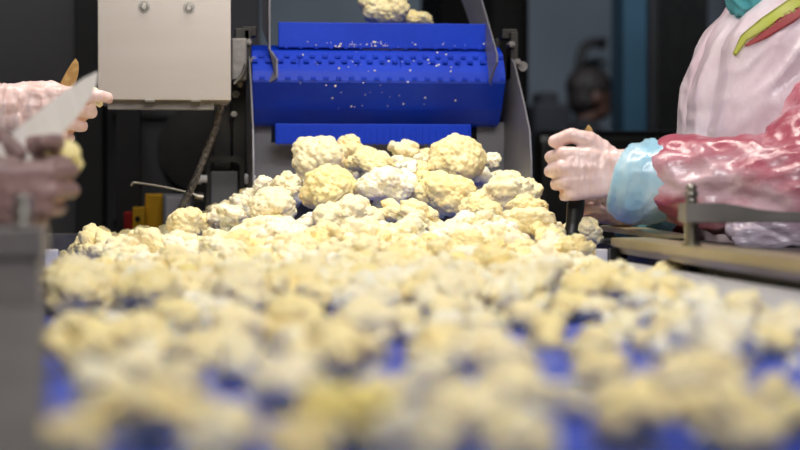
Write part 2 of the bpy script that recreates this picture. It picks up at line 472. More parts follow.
knuckles(b, 3.352, ZT - .022, 40, 0); knuckles(b, 3.343, ZT - .031, 40, 1)
knuckles(b, 3.331, ZT - .062, 40, 0)
for i in range(1, 5):   # module joints
    x = XA + (XB - XA) * (i / 5 + .015 * (-1) ** i)
    box(b, (x - .0006, 3.341, ZT - .058), (x + .0006, 3.36, ZT - .028))
obj('modular_belt', b, M['blue'], t, autosmooth=False)
b = nb(); xa, xb = P(278, 0, 3.38).x, P(486, 0, 3.38).x
box(b, (xa, 3.368, ZT - .006), (xb, 3.376, P(380, 23, 3.37).z), .0015)
for i in range(14): 
    xx = xa + (xb - xa) * (i + .5) / 14
    box(b, (xx - .003, 3.366, ZT - .008), (xx + .003, 3.370, ZT - .001), .0008)
obj('flight', b, M['blue'], t)
b = nb(); xa, xb = P(275, 0, 3.36).x, P(471, 0, 3.36).x
box(b, (xa, 3.355, P(380, 144, 3.36).z), (xb, 3.363, P(380, 124, 3.36).z), .0015)
for i in range(30):
    xx = xa + (xb - xa) * (i + .5) / 30
    box(b, (xx - .0007, 3.353, P(380, 146, 3.36).z), (xx + .0007, 3.356, P(380, 128, 3.36).z))
obj('flight', b, M['blue'], t)
b = nb(); box(b, (XA - .01, 3.6, ZT - .1), (XA - .002, 4.9, ZT + .03), .002); obj('frame_rail', b, M['frame'], t)
b = nb(); box(b, (XB + .002, 3.45, ZT - .12), (XB + .012, 4.9, ZT + .02), .002); obj('frame_rail', b, M['frame'], t)
# hanging side guards
for px, w in ((269, 1), (489, -1)):
    X = P(px, 0, 3.33).x
    b = nb()
    pts = [(X, 3.33, P(489, 83, 3.33).z), (X, 3.25, P(489, 62, 3.25).z), (X, 3.25, P(489, 54, 3.25).z), (X, 3.42, P(480, 0, 3.42).z), (X, 3.42, 1.75), (X, 3.66, 1.75), (X, 3.66, P(465, 0, 3.66).z), (X, 3.5, P(470, 36, 3.5).z)]
    if w > 0:
        pts = [(X, 3.33, P(380, 83, 3.33).z), (X + .012, 3.322, P(380, 78, 3.32).z), (X + .012, 3.322, P(380, 60, 3.32).z), (X, 3.34, P(380, 50, 3.34).z), (X, 3.34, 1.75), (X, 3.62, 1.75), (X, 3.62, P(380, 30, 3.62).z), (X, 3.38, P(380, 45, 3.38).z)]
    prism(b, pts, (.003, 0, 0)); obj('side_guard', b, M['chute'], t)
for x in (XA - .03, XB + .03):
    b = nb(); box(b, (x - .02, 4.3, 0), (x + .02, 4.34, ZT - .1), .003); obj('leg', b, M['frame'], t)
b = nb(); box(b, (XA - .05, 4.29, ZT - .14), (XB + .05, 4.35, ZT - .10), .003); obj('cross_beam', b, M['frame'], t)
# crumbs on the blue belt
b = nb()
for i in range(95):
    f = random.random()
    if f < .45: y, z = 3.365, ZT + random.uniform(-.004, .006)
    elif f < .72:
        s = random.random(); y = 3.365 + (3.335 - 3.365) * s; z = ZT - .012 + (-.05 + .012) * s
    else:
        s = random.random(); y = 3.332 + (.038) * s; z = ZT - .068 - .047 * s
    x = random.gauss((XA + XB) / 2, .09)
    if not XA + .02 < x < XB - .02: continue
    r = random.choice((.0006, .0008, .001, .0016))
    bmesh.ops.create_icosphere(b, subdivisions=1, radius=r, matrix=Matrix.Translation((x, y - .0015, z)) @ Matrix.Diagonal((1.3, .7, 1, 1)))
tag(obj('cauliflower_crumbs', b, M['curd_w']), 'tiny white cauliflower crumbs stuck to the blue feed conveyor', 'crumbs', kind='stuff')

# discharge chute
t = thing('discharge_chute', 'grey steel chute with flared side plates under the blue conveyor', 'chute', (.36, 3.45, BELT))
chute = t
b = nb()
zb = BELT + .004; ze = P(380, 122, 3.44).z; zm = P(380, 143, 3.44).z
xa, xb, xc, xd = XA + .004, P(271, 0, 3.44).x, P(477, 0, 3.44).x, P(512, 0, 3.44).x
pts = [(xa, 3.44, zb), (xa, 3.44, ze)]
for k in range(5): a = PI / 2 - k * PI / 8; pts.append((xb - .008 + .008 * math.cos(a), 3.44, ze - .008 + .008 * math.sin(a)))
pts += [(xb, 3.44, zm), (xc, 3.44, zm)]
for k in range(5): a = PI - k * PI / 8; pts.append((xc + .008 + .008 * math.cos(a), 3.44, ze - .008 + .008 * math.sin(a)))
pts += [(xd, 3.44, ze), (xd, 3.44, zb)]
prism(b, pts, (0, .003, 0)); obj('back_plate', b, M['chute'], t)
for i, X in enumerate((XA - .006, XR - .006)):
    b = nb()
    zz = lambda py, Y: P(380, py, Y).z
    pts = [(X, 3.36, zz(58, 3.36)), (X, 3.40, zz(56, 3.4)), (X, 3.47, zz(90, 3.47)), (X, 3.56, zz(140, 3.56)), (X, 3.60, BELT + .006), (X, 3.16, BELT + .006), (X, 3.175, zz(160, 3.17)), (X, 3.19, zz(130, 3.2)), (X, 3.25, zz(100, 3.25)), (X, 3.33, zz(66, 3.33))]
    prism(b, pts, (.003, 0, 0), .0008); obj('side_plate', b, M['chute'], t)
    b = nb(); s = 1 if i else -1
    box(b, (X + s * .004 - .004, 3.37, zz(80, 3.4)), (X + s * .004 + .01, 3.42, zz(32, 3.4)), .002)
    box(b, (X - .012, 3.39, zz(38, 3.4)), (X + .016, 3.43, zz(28, 3.4)), .002)
    br = obj('pivot_bracket', b, M['frame'], t)
    for (dx, py, r) in ((.0, 44, .006), (.010, 62, .007)):
        b = nb()
        tube(b, [(X + dx, 3.355, zz(py, 3.38)), (X + dx, 3.39, zz(py, 3.38))], r, 6)
        tube(b, [(X + dx, 3.35, zz(py, 3.38)), (X + dx, 3.356, zz(py, 3.38))], r * .55, 12)
        obj('pivot_bolt', b, M['steel_dark'], br, autosmooth=True)
    b = nb(); tube(b, [(X + .02, 3.36, zz(66, 3.38)), (X + .02, 3.40, zz(66, 3.38))], .009, 20)
    obj('pivot_pin', b, M['steel_dark'], br, autosmooth=True)

# ------------------------------------------------------------------ steel box with two bolts
t = thing('control_cabinet', 'pale steel box with two round bolts beside the blue conveyor', 'cabinet', P(165, 100, 3.05))
ax, bx, zb = P(97.5, 0, 3.05).x, P(231, 0, 3.05).x, P(165, 100, 3.05).z
b = nb(); box(b, (ax, 3.05, zb), (bx, 3.30, 1.62), .0012); obj('cover', b, M['steel_panel'], t)
for px, py in ((144, 7), (189, 8)):
    q = P(px, py, 3.05)
    b = nb(); tube(b, [q + Vector((0, -.0015, 0)), q + Vector((0, .001, 0))], .0098, 24)
    tube(b, [q + Vector((0, -.006, 0)), q + Vector((0, -.001, 0))], [.0068, .0075], 6)
    tube(b, [q + Vector((0, -.0085, 0)), q + Vector((0, -.006, 0))], [.004, .0055], 16)
    obj('bolt', b, M['steel'], t)
b = nb(); box(b, (P(107, 0, 3.07).x, 3.07, P(165, 109.5, 3.07).z), (P(214, 0, 3.07).x, 3.10, zb + .001), .001); obj('bottom_channel', b, M['steel_dark'], t)
for px in (150, 196):
    b = nb(); q = P(px, 100, 3.06); box(b, (q.x - .008, 3.045, q.z - .003), (q.x + .008, 3.07, q.z + .0005), .0005); obj('clip', b, M['steel'], t)
b = nb(); box(b, (ax - .0, 3.3, 1.3), (bx, 3.4, 1.6), .003); box(b, (ax - .0, 3.9, 0), (ax + .05, 3.96, 1.6), .003); box(b, (ax, 3.3, 1.5), (ax + .05, 3.96, 1.58), .003); obj('stand', b, M['char2'], t)

# machine frame between box and conveyor
t = thing('machine_stand', 'dark steel machine frame left of the blue conveyor, behind the hose', 'frame', P(232, 200, 3.5))


def pbox(b, x0, y0, x1, y1, Y, dY, bevel=.0015):
    lo = P(x0, y1, Y); hi = P(x1, y0, Y)
    box(b, (lo.x, Y, lo.z), (hi.x, Y + dY, hi.z), bevel)


b = nb(); pbox(b, 231.5, 38, 247, 80, 3.35, .05, .003); hb = obj('hinge_block', b, M['steel_dark'], t)
b = nb(); pbox(b, 235, 28, 250, 40, 3.37, .04, .002); obj('hinge_cap', b, M['frame'], hb)
b = nb(); pbox(b, 214, 80, 231, 262, 3.5, .05); obj('column', b, M['frame'], t)
b = nb(); pbox(b, 233, 78, 246, 262, 3.48, .05); obj('column', b, M['frame'], t)
b = nb()   # inverted U bracket
Yb = 3.42
pts = []
outer = [(206, 232), (206, 162), (208, 158), (212, 156), (238, 156), (242, 158), (244, 162), (244, 232)]
inner = [(240, 232), (240, 166), (237, 162), (213, 162), (210, 166), (210, 232)]
prism(b, [P(x, y, Yb) for x, y in outer + inner], (0, .03, 0)); obj('yoke', b, M['frame'], t)
b = nb(); pbox(b, 211, 171, 238, 262, 3.45, .06, .003); obj('motor_block', b, M['greybox'], t)
b = nb()
for px, py, Y, r in ((236, 94, 3.46, .007), (234, 114, 3.46, .006), (240, 84, 3.4, .006)):
    q = P(px, py, Y); tube(b, [q, q + Vector((0, .03, 0))], r, 6); tube(b, [q + Vector((0, -.004, 0)), q], r * .6, 12)
obj('hex_bolts', b, M['steel'], t)
for x0, x1 in ((247, 255), (199, 207)):
    b = nb(); q0 = P(x0, 179, 3.40); q1 = P(x1, 179, 3.40)
    tube(b, [q0, q1], .007, 16); tube(b, [q0 + Vector((-.004, 0, 0)), q0 + Vector((.004, 0, 0))], .0095, 16); obj('axle_pin', b, M['white_plastic'], t, autosmooth=True)
b = nb(); q = P(244, 78, 3.34)
tube(b, [P(246, 64, 3.34), P(243, 74, 3.34), P(238, 80, 3.34), P(234, 84, 3.34)], .0035, 10, spline=True); obj('latch_rod', b, M['steel'], t, autosmooth=True)
b = nb(); pbox(b, 196, 258, 262, 268, 3.44, .3); pbox(b, 210, 262, 250, 700, 3.76, .05); obj('foot_beam', b, M['frame'], t)

# hose
b = nb(); tube(b, [P(221, 98, 3.2), P(220, 112, 3.2), P(214, 132, 3.2), P(205, 155, 3.2), P(195, 180, 3.2), P(184, 203, 3.2), P(174, 222, 3.2), P(165, 245, 3.22)], .0062, 12, spline=True)
o = obj('braided_hose', b, M['hose'], None, smooth=True); tag(o, 'grey braided hose hanging in a curve below the steel box', 'hose')
b = nb(); q = P(221, 98, 3.2); tube(b, [q + Vector((0, 0, .012)), q + Vector((0, 0, -.012))], .009, 6); obj('fitting', b, M['steel'], o)
# bent lever rod
t = thing('lever_rod', 'thin bent steel lever rod above the yellow bracket', 'rod', P(190, 193, 3.3))
b = nb(); tube(b, [P(131, 186, 3.3), P(133, 183, 3.3), P(140, 183, 3.3), P(165, 187, 3.3), P(190, 193, 3.3), P(197, 196, 3.3)], .0024, 10, spline=True); obj('rod', b, M['steel'], t, smooth=True)
b = nb(); q = P(195, 196, 3.3); tube(b, [q, q + Vector((.014, 0, -.003))], .0045, 6); obj('end_nut', b, M['steel'], t)
b = nb(); q = P(193, 196, 3.31); box(b, (q.x, 3.3, q.z - .01), (q.x + .02, 3.5, q.z + .006), .002); obj('mount', b, M['frame'], t)
# yellow bracket, grey box, red
t = thing('safety_switch', 'yellow switch bracket with red edge beside the grey junction box', 'switch', P(140, 228, 3.85))
b = nb(); pbox(b, 145.5, 194, 163, 262, 3.85, .06, .003); obj('upright', b, M['yellow'], t)
b = nb()
pbox(b, 133, 207, 145, 262, 3.83, .03, .002); lg = obj('lug', b, M['yellow'], t)
b = nb(); q = P(137.5, 219, 3.829); tube(b, [q, q + Vector((0, .004, 0))], .0055, 16); obj('lug_hole', b, M['black'], lg)
b = nb(); pbox(b, 124, 212, 133, 262, 3.84, .04, .003); obj('stop_button', b, M['red'], t)
b = nb(); pbox(b, 118, 262, 200, 900, 3.86, .05, .003); obj('stand', b, M['frame'], t)
t = thing('junction_box', 'small grey junction box right of the yellow bracket', 'box', P(178, 228, 3.8))
b = nb(); pbox(b, 163.5, 194, 193, 262, 3.80, .05, .004); bd = obj('body', b, M['greybox'], t)
b = nb(); pbox(b, 166, 197, 190, 240, 3.796, .006, .002); obj('lid', b, M['plate'], t)
b = nb(); pbox(b, 165, 262, 192, 900, 3.80, .05, .003); obj('stand', b, M['frame'], t)

# ------------------------------------------------------------------ cauliflower
def fib(n, jitter, g):
    i = np.arange(n) + .5
    ph = np.arccos(1 - 2 * i / n); th = PI * (1 + 5 ** .5) * i
    v = np.stack([np.cos(th) * np.sin(ph), np.sin(th) * np.sin(ph), np.cos(ph)], 1)
    v += g.normal(0, jitter, v.shape)
    return v / np.linalg.norm(v, axis=1, keepdims=True)


_ico = {}


def ico(sub):
    if sub not in _ico:
        b = nb(); bmesh.ops.create_icosphere(b, subdivisions=sub, radius=1)
        b.verts.ensure_lookup_table()
        v = np.array([x.co[:] for x in b.verts]); f = [[q.index for q in p.verts] for p in b.faces]
        b.free(); _ico[sub] = (v / np.linalg.norm(v, axis=1, keepdims=True), f)
    return _ico[sub]


def reach(U, C, S, R0):
    """farthest exit of rays U through spheres (C, S), at least R0"""
    R = R0.copy()
    for a in range(0, len(U), 8192):
        u = U[a:a + 8192]
        bb = u @ C.T
        disc = bb * bb - (C * C).sum(1) + S * S
        tt = np.where(disc > 0, bb + np.sqrt(np.maximum(disc, 0)), 0)
        R[a:a + 8192] = np.maximum(R[a:a + 8192], tt.max(1))
    return R


def curd_mesh(name, seed, sub=6, nl=12, core=.55, lr=.42, ld=.62, nb_=150, br=.17, nm=900, mr=.062, squash=.8, keep=1.0, elong=1.0):
    g = np.random.default_rng(seed)
    U, Fc = ico(sub)
    C = fib(nl, .18, g)
    sel = (C[:, 2] > -.45) & (g.random(nl) < keep)
    C = C[sel]
    S = lr * g.uniform(.75, 1.2, len(C))
    C = C * (ld * g.uniform(.85, 1.12, len(C)))[:, None]
    base = np.where(U[:, 2] < 0, core * (1 - .25 * -U[:, 2]), core)
    R = reach(U, C, S, base)
    def lay(n, r, R, sink, jit, var):
        D = fib(n, jit, g)
        base_n = np.where(D[:, 2] < 0, core * (1 + .25 * D[:, 2]), core)
        Rn = reach(D, C, S, base_n) if lay.prev is None else reach(D, lay.prev[0], lay.prev[1], reach(D, C, S, base_n))
        s = r * g.uniform(1 - var, 1 + var, n)
        lowz = D[:, 2] < -.55
        s = np.where(lowz, s * .5, s)
        CC = D * (Rn - s * sink)[:, None]
        if lay.prev is None:
            lay.prev = (CC, s)
        return reach(U, CC, s, R)
    lay.prev = None
    R = lay(nb_, br, R, .62, .05, .35)
    if nm:
        R = lay(nm, mr, R, .7, .03, .3)
    V = U * R[:, None]
    # soft random bend so that no two look alike
    V[:, 2] *= squash; V[:, 0] *= elong
    V[:, 0] += .05 * np.sin(V[:, 1] * 2 + seed); V[:, 1] += .05 * np.sin(V[:, 0] * 2.3 + seed)
    ext = (V[:, :2].max(0) - V[:, :2].min(0)).max() / 2
    V /= ext
    me = bpy.data.meshes.new(name)
    me.from_pydata(V.tolist(), [], Fc)
    me.polygons.foreach_set('use_smooth', [True] * len(me.polygons))
    return me


def stalk_mesh(name, seed, L=.8, r=.3, nbr=5):
    g = random.Random(seed)
    b = nb()
    tube(b, [(0, 0, .05), (.03, 0, -.3), (.06, .02, -L * .75), (.07, .03, -L)], [r * 1.25, r, r * .85, r * .78], 14, spline=True)
    for k in range(nbr):
        a = 2 * PI * k / nbr + g.uniform(-.3, .3)
        e = Vector((math.cos(a) * .62, math.sin(a) * .62, -.02 + g.uniform(-.1, .08)))
        tube(b, [(0, 0, -L * .55), e * .45 + Vector((0, 0, -.24)), e], [r * .5, r * .42, r * .55], 10, spline=True)
    me = bpy.data.meshes.new(name)
    bmesh.ops.recalc_face_normals(b, faces=b.faces)
    b.to_mesh(me); b.free()
    me.polygons.foreach_set('use_smooth', [True] * len(me.polygons))
    me.materials.append(M['stalk'])
    return me


stalks = [stalk_mesh('stalk', s, L=l, r=r, nbr=n) for s, l, r, n in ((1, .75, .24, 5), (2, .95, .2, 6), (3, .6, .28, 4))]
heads = [curd_mesh('head_a', 21, 6, nl=16, core=.84, lr=.42, ld=.56, nb_=200, br=.14, nm=1500, mr=.05, squash=.92),
         curd_mesh('head_b', 22, 6, nl=11, core=.84, lr=.5, ld=.5, nb_=170, br=.15, nm=1400, mr=.05, squash=.88),
         curd_mesh('head_c', 23, 6, nl=20, core=.8, lr=.36, ld=.62, nb_=220, br=.13, nm=1500, mr=.048, squash=.86)]
for i, me in enumerate(heads): me.materials.append(M['curd'])
fls = []
specs = [(31, 14, .55, .38, .62, .9, .85, 1.0), (32, 10, .5, .42, .60, .9, .8, 1.1), (33, 18, .5, .32, .66, .9, .82, 1.0),
         (34, 9, .5, .46, .56, .9, .8, 1.1), (35, 26, .48, .27, .72, .85, .8, 1.0), (36, 13, .42, .36, .68, .8, .75, 1.1),
         (37, 8, .55, .48, .52, .85, .9, .95), (38, 20, .42, .28, .72, .8, .7, 1.2)]
for k, (sd, nl, core, lr, ld, keep, sq, el) in enumerate(specs):
    me = curd_mesh('floret_%d' % sd, sd, 6, nl=nl, core=core, lr=lr, ld=ld, nb_=150, br=.15, nm=1300, mr=.052, squash=sq, keep=keep, elong=el)
    me.materials.append(M['curd'] if k % 3 != 2 else M['curd_w'])
    fls.append(me)
fly = fls[1].copy(); fly.materials.clear(); fly.materials.append(M['curd_y'])
flw = fls[3].copy(); flw.materials.clear(); flw.materials.append(M['curd_w'])
lowf = []
for k in range(4):
    me = curd_mesh('small_%d' % k, 60 + k, 4, nl=10, core=.4, lr=.38, ld=.6, nb_=130, br=.17, nm=0, squash=.8, keep=.8)
    lowf.append(me)


def floret(me, loc, r, rot, label, group=None, name='cauliflower_floret', cat='cauliflower floret', stalk=0, z=1.0):
    o = bpy.data.objects.new(name, me); col.objects.link(o)
    o.location = loc; o.scale = (r, r, r * z); o.rotation_euler = rot
    tag(o, label, cat, group)
    if stalk is not None:
        s = bpy.data.objects.new('stalk', stalks[stalk]); col.objects.link(s); s.parent = o
    return o


placed = []      # (x, y, z, r)
bigs = []


def buries(X, Y, z, r):
    return any(abs(X - a) < q * .95 + r * .5 and -.02 < c_ - Y < .15 and z + r > d_ - .35 * q for a, c_, d_, q in bigs)



def hz(X, Y):
    """height of the heap surface above the belt"""
    sx = math.exp(-abs((X - .36) / .25) ** (2.4 if X < .36 else 4))
    s = min(1, max(0, (Y - 2.55) / .6)); s = s * s * (3 - 2 * s)
    return .034 + .115 * sx * s + .028 * min(1, max(0, (Y - 2.2) / .5)) * math.exp(-((X - .36) / .33) ** 4)


L_NEAR = 'cauliflower piece lying loose on the blurred near stretch of the belt'
# single heads that can be told apart on the heap
named = [
    (319, 159, 31, 3.18, 'h1', 'large rounded cauliflower head at the left top of the heap'),
    (458, 163, 34, 3.15, 'h0', 'largest cauliflower head, domed, on the right crest of the heap'),
    (509, 201, 33, 3.06, 'h2', 'big cauliflower head low at the heap end by the chute plate'),
    (443, 195, 31, 3.06, 'h1', 'broad cauliflower head just below the largest domed head'),
    (353, 150, 19, 3.24, 'f0', 'small lobed floret tucked right of the left crest head'),
    (369, 164, 22, 3.14, 'f3', 'two-lobed floret below the crest between the two big heads'),
    (405, 156, 20, 3.26, 'f4', 'knobbly small floret on the crest between the two big heads'),
    (492, 161, 12, 3.16, 'f2', 'tiny knobbly floret poking out right of the largest domed head'),
    (478, 212, 22, 2.98, 'h2', 'round floret in front of the big head by the chute plate'),
    (330, 192, 32, 3.06, 'h0', 'smooth broad cauliflower dome below the left crest head'),
    (384, 188, 30, 3.04, 'w', 'white curly cauliflower piece in the middle of the heap'),
    (412, 218, 34, 2.93, 'f7', 'wide branching floret showing its cut stems mid heap'),
    (345, 222, 38, 2.93, 'f1', 'wide pale floret at the centre front of the heap'),
    (272, 212, 28, 3.04, 'h2', 'curly round floret at the left shoulder of the heap'),
    (288, 186, 18, 3.14, 'f0', 'smooth small floret left below the left crest head'),
    (262, 184, 11, 3.18, 'w', 'crumbly white fragment against the left chute plate'),
    (228, 219, 24, 3.08, 'f5', 'curled floret with folded edge on the left slope'),
    (190, 224, 24, 3.10, 'f6', 'rounded floret beside the hose end on the left slope'),
    (518, 231, 22, 2.90, 'y', 'yellow cauliflower piece under the big head by the chute plate'),
    (547, 238, 16, 2.78, 'f2', 'small upright floret beside the knife handle'),
    (584, 236, 22, 2.75, 'h2', 'pale floret pushed against the end of the steel rail'),
    (100, 245, 20, 3.25, 'f4', 'crumbly branching floret by the far left end wall'),
    (128, 240, 14, 3.4, 'f1', 'flat floret behind the crumbly one by the end wall'),
    (66, 258, 10, 3.3, 'f6', 'small beige floret beside the left white plastic block'),
    (155, 272, 18, 2.75, 'y', 'yellow smooth floret on the left front of the heap'),
    (424, 292, 0, 0, '', ''),
    (500, 180, 9, 3.08, 's', 'pale cut stem standing up beside the big head by the chute plate'),
    (668, 281, 24, 2.3, 'h2', 'lumpy floret leaning on the pale steel side sheet'),
    (703, 287, 20, 2.18, 'f5', 'flat floret at the foot of the pale steel side sheet'),
    (262, 240, 30, 2.92, 'h1', 'broad brainlike floret at the left front of the heap'),
    (225, 252, 22, 2.85, 'w', 'crumpled white floret below the left shoulder of the heap'),
    (452, 242, 28, 2.80, 'f2', 'knobbly pale floret at the heap foot below the round floret'),
    (300, 256, 26, 2.78, 'f0', 'lobed cream floret at the heap foot left of centre'),
    (380, 256, 30, 2.76, 'f3', 'large lobed floret at the heap foot in the centre'),
]
for px, py, w, Y, k, lab in named:
    if not w: continue
    if 165 < py < 226 and Y < 3.2: Y -= .06
    p = P(px, py, Y); r = w * Y / F
    if k == 's':
        b = nb(); tube(b, [p + Vector((-.006, 0, .014)), p + Vector((0, 0, 0)), p + Vector((.012, .004, -.03))], [.004, .007, .012], 12, spline=True)
        tag(obj('cauliflower_piece', b, M['stalk'], None, smooth=True), lab, 'cauliflower piece'); continue
    me = {'h': heads, 'f': fls}.get(k[0])
    me = me[int(k[1])] if me else (fly if k == 'y' else flw)
    rot = (random.uniform(-.35, .25), random.uniform(-.3, .3), random.uniform(0, 6.28))
    big = k[0] == 'h' and w > 26
    floret(me, p, r, rot, lab, name='cauliflower' if big else 'cauliflower_floret', cat='cauliflower' if big else 'cauliflower floret', stalk=random.randrange(3))
    placed.append((p.x, p.y, p.z, r * (1.3 if big else 1.1)))
    if py < 226 and w > 20: bigs.append((p.x, p.y, p.z, r))

# hand-set loose pieces on the near belt: (px, py, half width, kind)
fg = [(150, 418, 70, 'f7', 'long yellowish piece lying across the near left of the belt'), (62, 442, 42, 'f1', ''), (98, 388, 40, 'f5', ''), (92, 352, 46, 'f4', ''), (135, 342, 40, 'f0', ''),
      (242, 368, 36, 'f2', ''), (205, 352, 30, 'f3', ''), (292, 388, 50, 'f1', ''), (335, 362, 52, 'f4', ''), (350, 425, 66, 'y', 'yellowish piece at the lower edge of the view left of centre'),
      (286, 330, 44, 'f0', ''), (240, 335, 40, 'f6', ''), (362, 325, 40, 'f3', ''), (415, 446, 60, 'f5', ''), (225, 440, 48, 'f2', ''),
      (75, 330, 26, 'f3', ''), (172, 322, 32, 'f6', ''), (210, 318, 30, 'f2', ''), (400, 326, 26, 'h1', 'rounded yellowish floret behind the blue gap at centre'),
      (442, 352, 42, 'f0', ''), (488, 362, 46, 'f4', ''), (432, 384, 38, 'f2', ''), (510, 388, 46, 'f1', ''), (468, 420, 50, 'f3', ''),
      (548, 334, 28, 'f6', ''), (590, 345, 26, 'f0', ''), (600, 372, 30, 'h2', 'round floret standing alone right of the centre blue gap'), (622, 330, 26, 'f2', ''), (450, 316, 26, 'f3', ''), (482, 325, 24, 'f5', ''),
      (520, 318, 26, 'f6', ''), (562, 402, 34, 'f5', ''), (690, 385, 68, 'f7', 'wide arched piece standing alone on blue belt at the near right'), (775, 388, 19, 'h1', 'small round piece right of the wide arched one'),
      (718, 342, 52, 'w', 'large whitish floret behind the wide arched piece'), (665, 335, 34, 'f0', ''), (768, 345, 28, 'f3', ''), (788, 330, 32, 'f4', ''), (742, 312, 30, 'f6', ''),
      (700, 312, 34, 'f2', ''), (645, 312, 34, 'f5', ''), (640, 425, 58, 'f4', ''), (725, 425, 64, 'f1', ''), (797, 420, 40, 'y', 'yellowish piece cut by the lower right corner of the view'),
      (180, 380, 30, 'f6', ''), (130, 372, 34, 'f3', ''), (385, 400, 34, 'f6', ''), (300, 355, 34, 'f2', ''), (520, 440, 46, 'f2', ''), (300, 445, 50, 'f7', ''), (160, 350, 28, 'f5', ''),
      (610, 395, 22, 'f3', ''), (380, 300, 30, 'f0', ''), (570, 310, 26, 'f3', ''), (600, 312, 24, 'f1', '')]
for i, (px, py, w, k, lab) in enumerate(fg):
    w *= 1.0
    # rests on the belt: find the depth where its underside meets the belt
    Y = 1.2
    for _ in range(20):
        p = P(px, py, Y); r = w * Y / F
        Y *= 1 + (p.z - BELT - r * .5) / .15 * .6
    p = P(px, py, Y); r = w * Y / F
    me = {'h': heads, 'f': fls}.get(k[0])
    me = me[int(k[1])] if me else (fly if k == 'y' else flw)
    rot = (random.uniform(-.25, .25), random.uniform(-.25, .25), random.uniform(0, 6.28))
    g = None
    if not lab:
        hue = 'whitish' if k in ('w', 'f2', 'f5') else 'cream'
        side = 'left third' if px < 266 else 'middle' if px < 533 else 'right third'
        row = 'at the very front' if py > 400 else 'in the second row' if py > 350 else 'just before the dense carpet'
        lab = '%s loose floret in the %s of the near belt, %s' % (hue, side, row); g = 'loose florets on the near belt, ' + side + ' ' + row
    floret(me, p, r, rot, lab, g, stalk=None if random.random() < .5 else random.randrange(3), z=1.0)
    placed.append((p.x, p.y, p.z, r))

# the rest of the heap and of the dense carpet of florets behind the loose ones
cands = []
G = random.Random(3)
tries = 0
auto = []
while len(auto) < 205 and tries < 60000:
    tries += 1
    Y = G.uniform(1.78, 3.42) ; X = G.uniform(-.3, .585)
    if X < xl(Y) + .03 + .05 * (Y > 2.35): continue
    if Y > 2.95 and X < -.17: continue
    if Y > 3.3 and not (XA + .02 < X < XR - .04 or X < XA - .06): continue
    r = G.uniform(.027, .044) if Y < 2.6 else G.uniform(.032, .052)
    if X > XR - r: continue
    if 1.5 < Y < 2.3 and X > .515: continue
    if 2.3 <= Y < 2.6 and X > .54: continue
    z = BELT + hz(X, Y) - r * G.uniform(.3, .8)
    z = max(z, BELT + r * .45)
    if Y < 2.5 and X > .40: r = min(r, .031); z = BELT + r * .5
    if Y > 2.7 and buries(X, Y, z, r): continue
    ok = True
    for (a, c_, d_, rr) in placed:
        q = (a - X) ** 2 + (c_ - Y) ** 2 + ((d_ - z) * 1.0) ** 2
        if q < ((r + rr) * (.76)) ** 2: ok = False; break
    if not ok: continue
    placed.append((X, Y, z, r)); auto.append((X, Y, z, r))
for (X, Y, z, r) in auto:
    k = G.random()
    me = fly if k < .05 else flw if k < .16 else G.choice(fls)
    hue = 'yellow' if me is fly else 'white' if me.materials[0] is M['curd_w'] else 'cream'
    size = 'large' if r > .040 else 'small'
    if Y < 2.35: w_ = 'carpet of florets before the heap, ' + ('left part' if X < .1 else 'middle part' if X < .3 else 'right part')
    elif X < .0: w_ = 'scatter left of the heap, ' + ('nearer rows' if Y < 2.8 else 'back by the end wall')
    elif Y < 2.85: w_ = 'bright foot of the heap, ' + ('left side' if X < .2 else 'centre' if X < .4 else 'right side')
    else: w_ = 'steep part of the heap, ' + ('left slope' if X < .2 else 'middle' if X < .42 else 'slope by the right chute plate')
    lab = '%s %s floret in the %s' % (size, hue, w_); g = hue + ' ' + size + ' florets, ' + w_
    steep = Y > 2.6
    rot = (G.uniform(-.7, .5) if steep else G.uniform(-.6, .5), G.uniform(-.6, .6), G.uniform(0, 6.28))
    floret(me, (X, Y, z), r, rot, lab, g, stalk=G.randrange(3) if G.random() < .6 else None, z=G.uniform(.85, 1.05))
print('florets placed', len(placed), 'tries', tries)

# fragments filling the gaps: one mass
vv, ff, off = [], [], 0
lows = []
for me in lowf:
    n = len(me.vertices); a = np.empty(n * 3); me.vertices.foreach_get('co', a)
    lows.append((a.reshape(-1, 3), [list(p.vertices) for p in me.polygons]))
cnt = 0
for i in range(1500):
    Y = G.uniform(1.2, 3.42); X = G.uniform(-.3, .59)
    if X < xl(Y) + .015 + .05 * (Y > 2.35): continue
    if 1.5 < Y < 2.7 and X > .53: continue
    if Y > 3.3 and not (XA + .02 < X < XR - .03): continue
    if Y < 1.9 and G.random() < .82: continue
    r = G.uniform(.007, .017) if Y < 2.4 else G.uniform(.012, .026)
    if X > XR - r: continue
    h = hz(X, Y) if Y > 1.95 else .0
    z = BELT + max(r * .5, h - .012 - G.uniform(0, .03))
    if Y > 2.7 and buries(X, Y, z, r): continue
    V, Fc = lows[i % 4]
    R = np.array(Matrix.Rotation(G.uniform(0, 6), 3, 'Z') @ Matrix.Rotation(G.uniform(-1, 1), 3, 'X'))
    vv.append((V * r) @ R.T + np.array([X, Y, z])); ff += [[q + off for q in f] for f in Fc]; off += len(V); cnt += 1
me = bpy.data.meshes.new('cauliflower_fragments'); me.from_pydata(np.concatenate(vv).tolist(), [], ff)
o = link_mesh('cauliflower_fragments', me, M['curd_w'], None, smooth=True)
tag(o, 'small broken cauliflower fragments filling gaps between florets on the belt', 'cauliflower fragments', kind='stuff')

# two pieces on top of the feed conveyor
p = P(384, 12, 3.5); floret(heads[2], (p.x, 3.5, p.z), 26 * 3.5 / F, (.1, .1, 1), 'cream floret riding on top of the blue feed conveyor behind its lip', stalk=0)
p = P(415, 22, 3.56); floret(heads[0], (p.x, 3.56, p.z), 22 * 3.5 / F, (.1, .1, 2), 'flatter shaded floret on the blue feed conveyor right of the bigger one', stalk=None, z=.6)


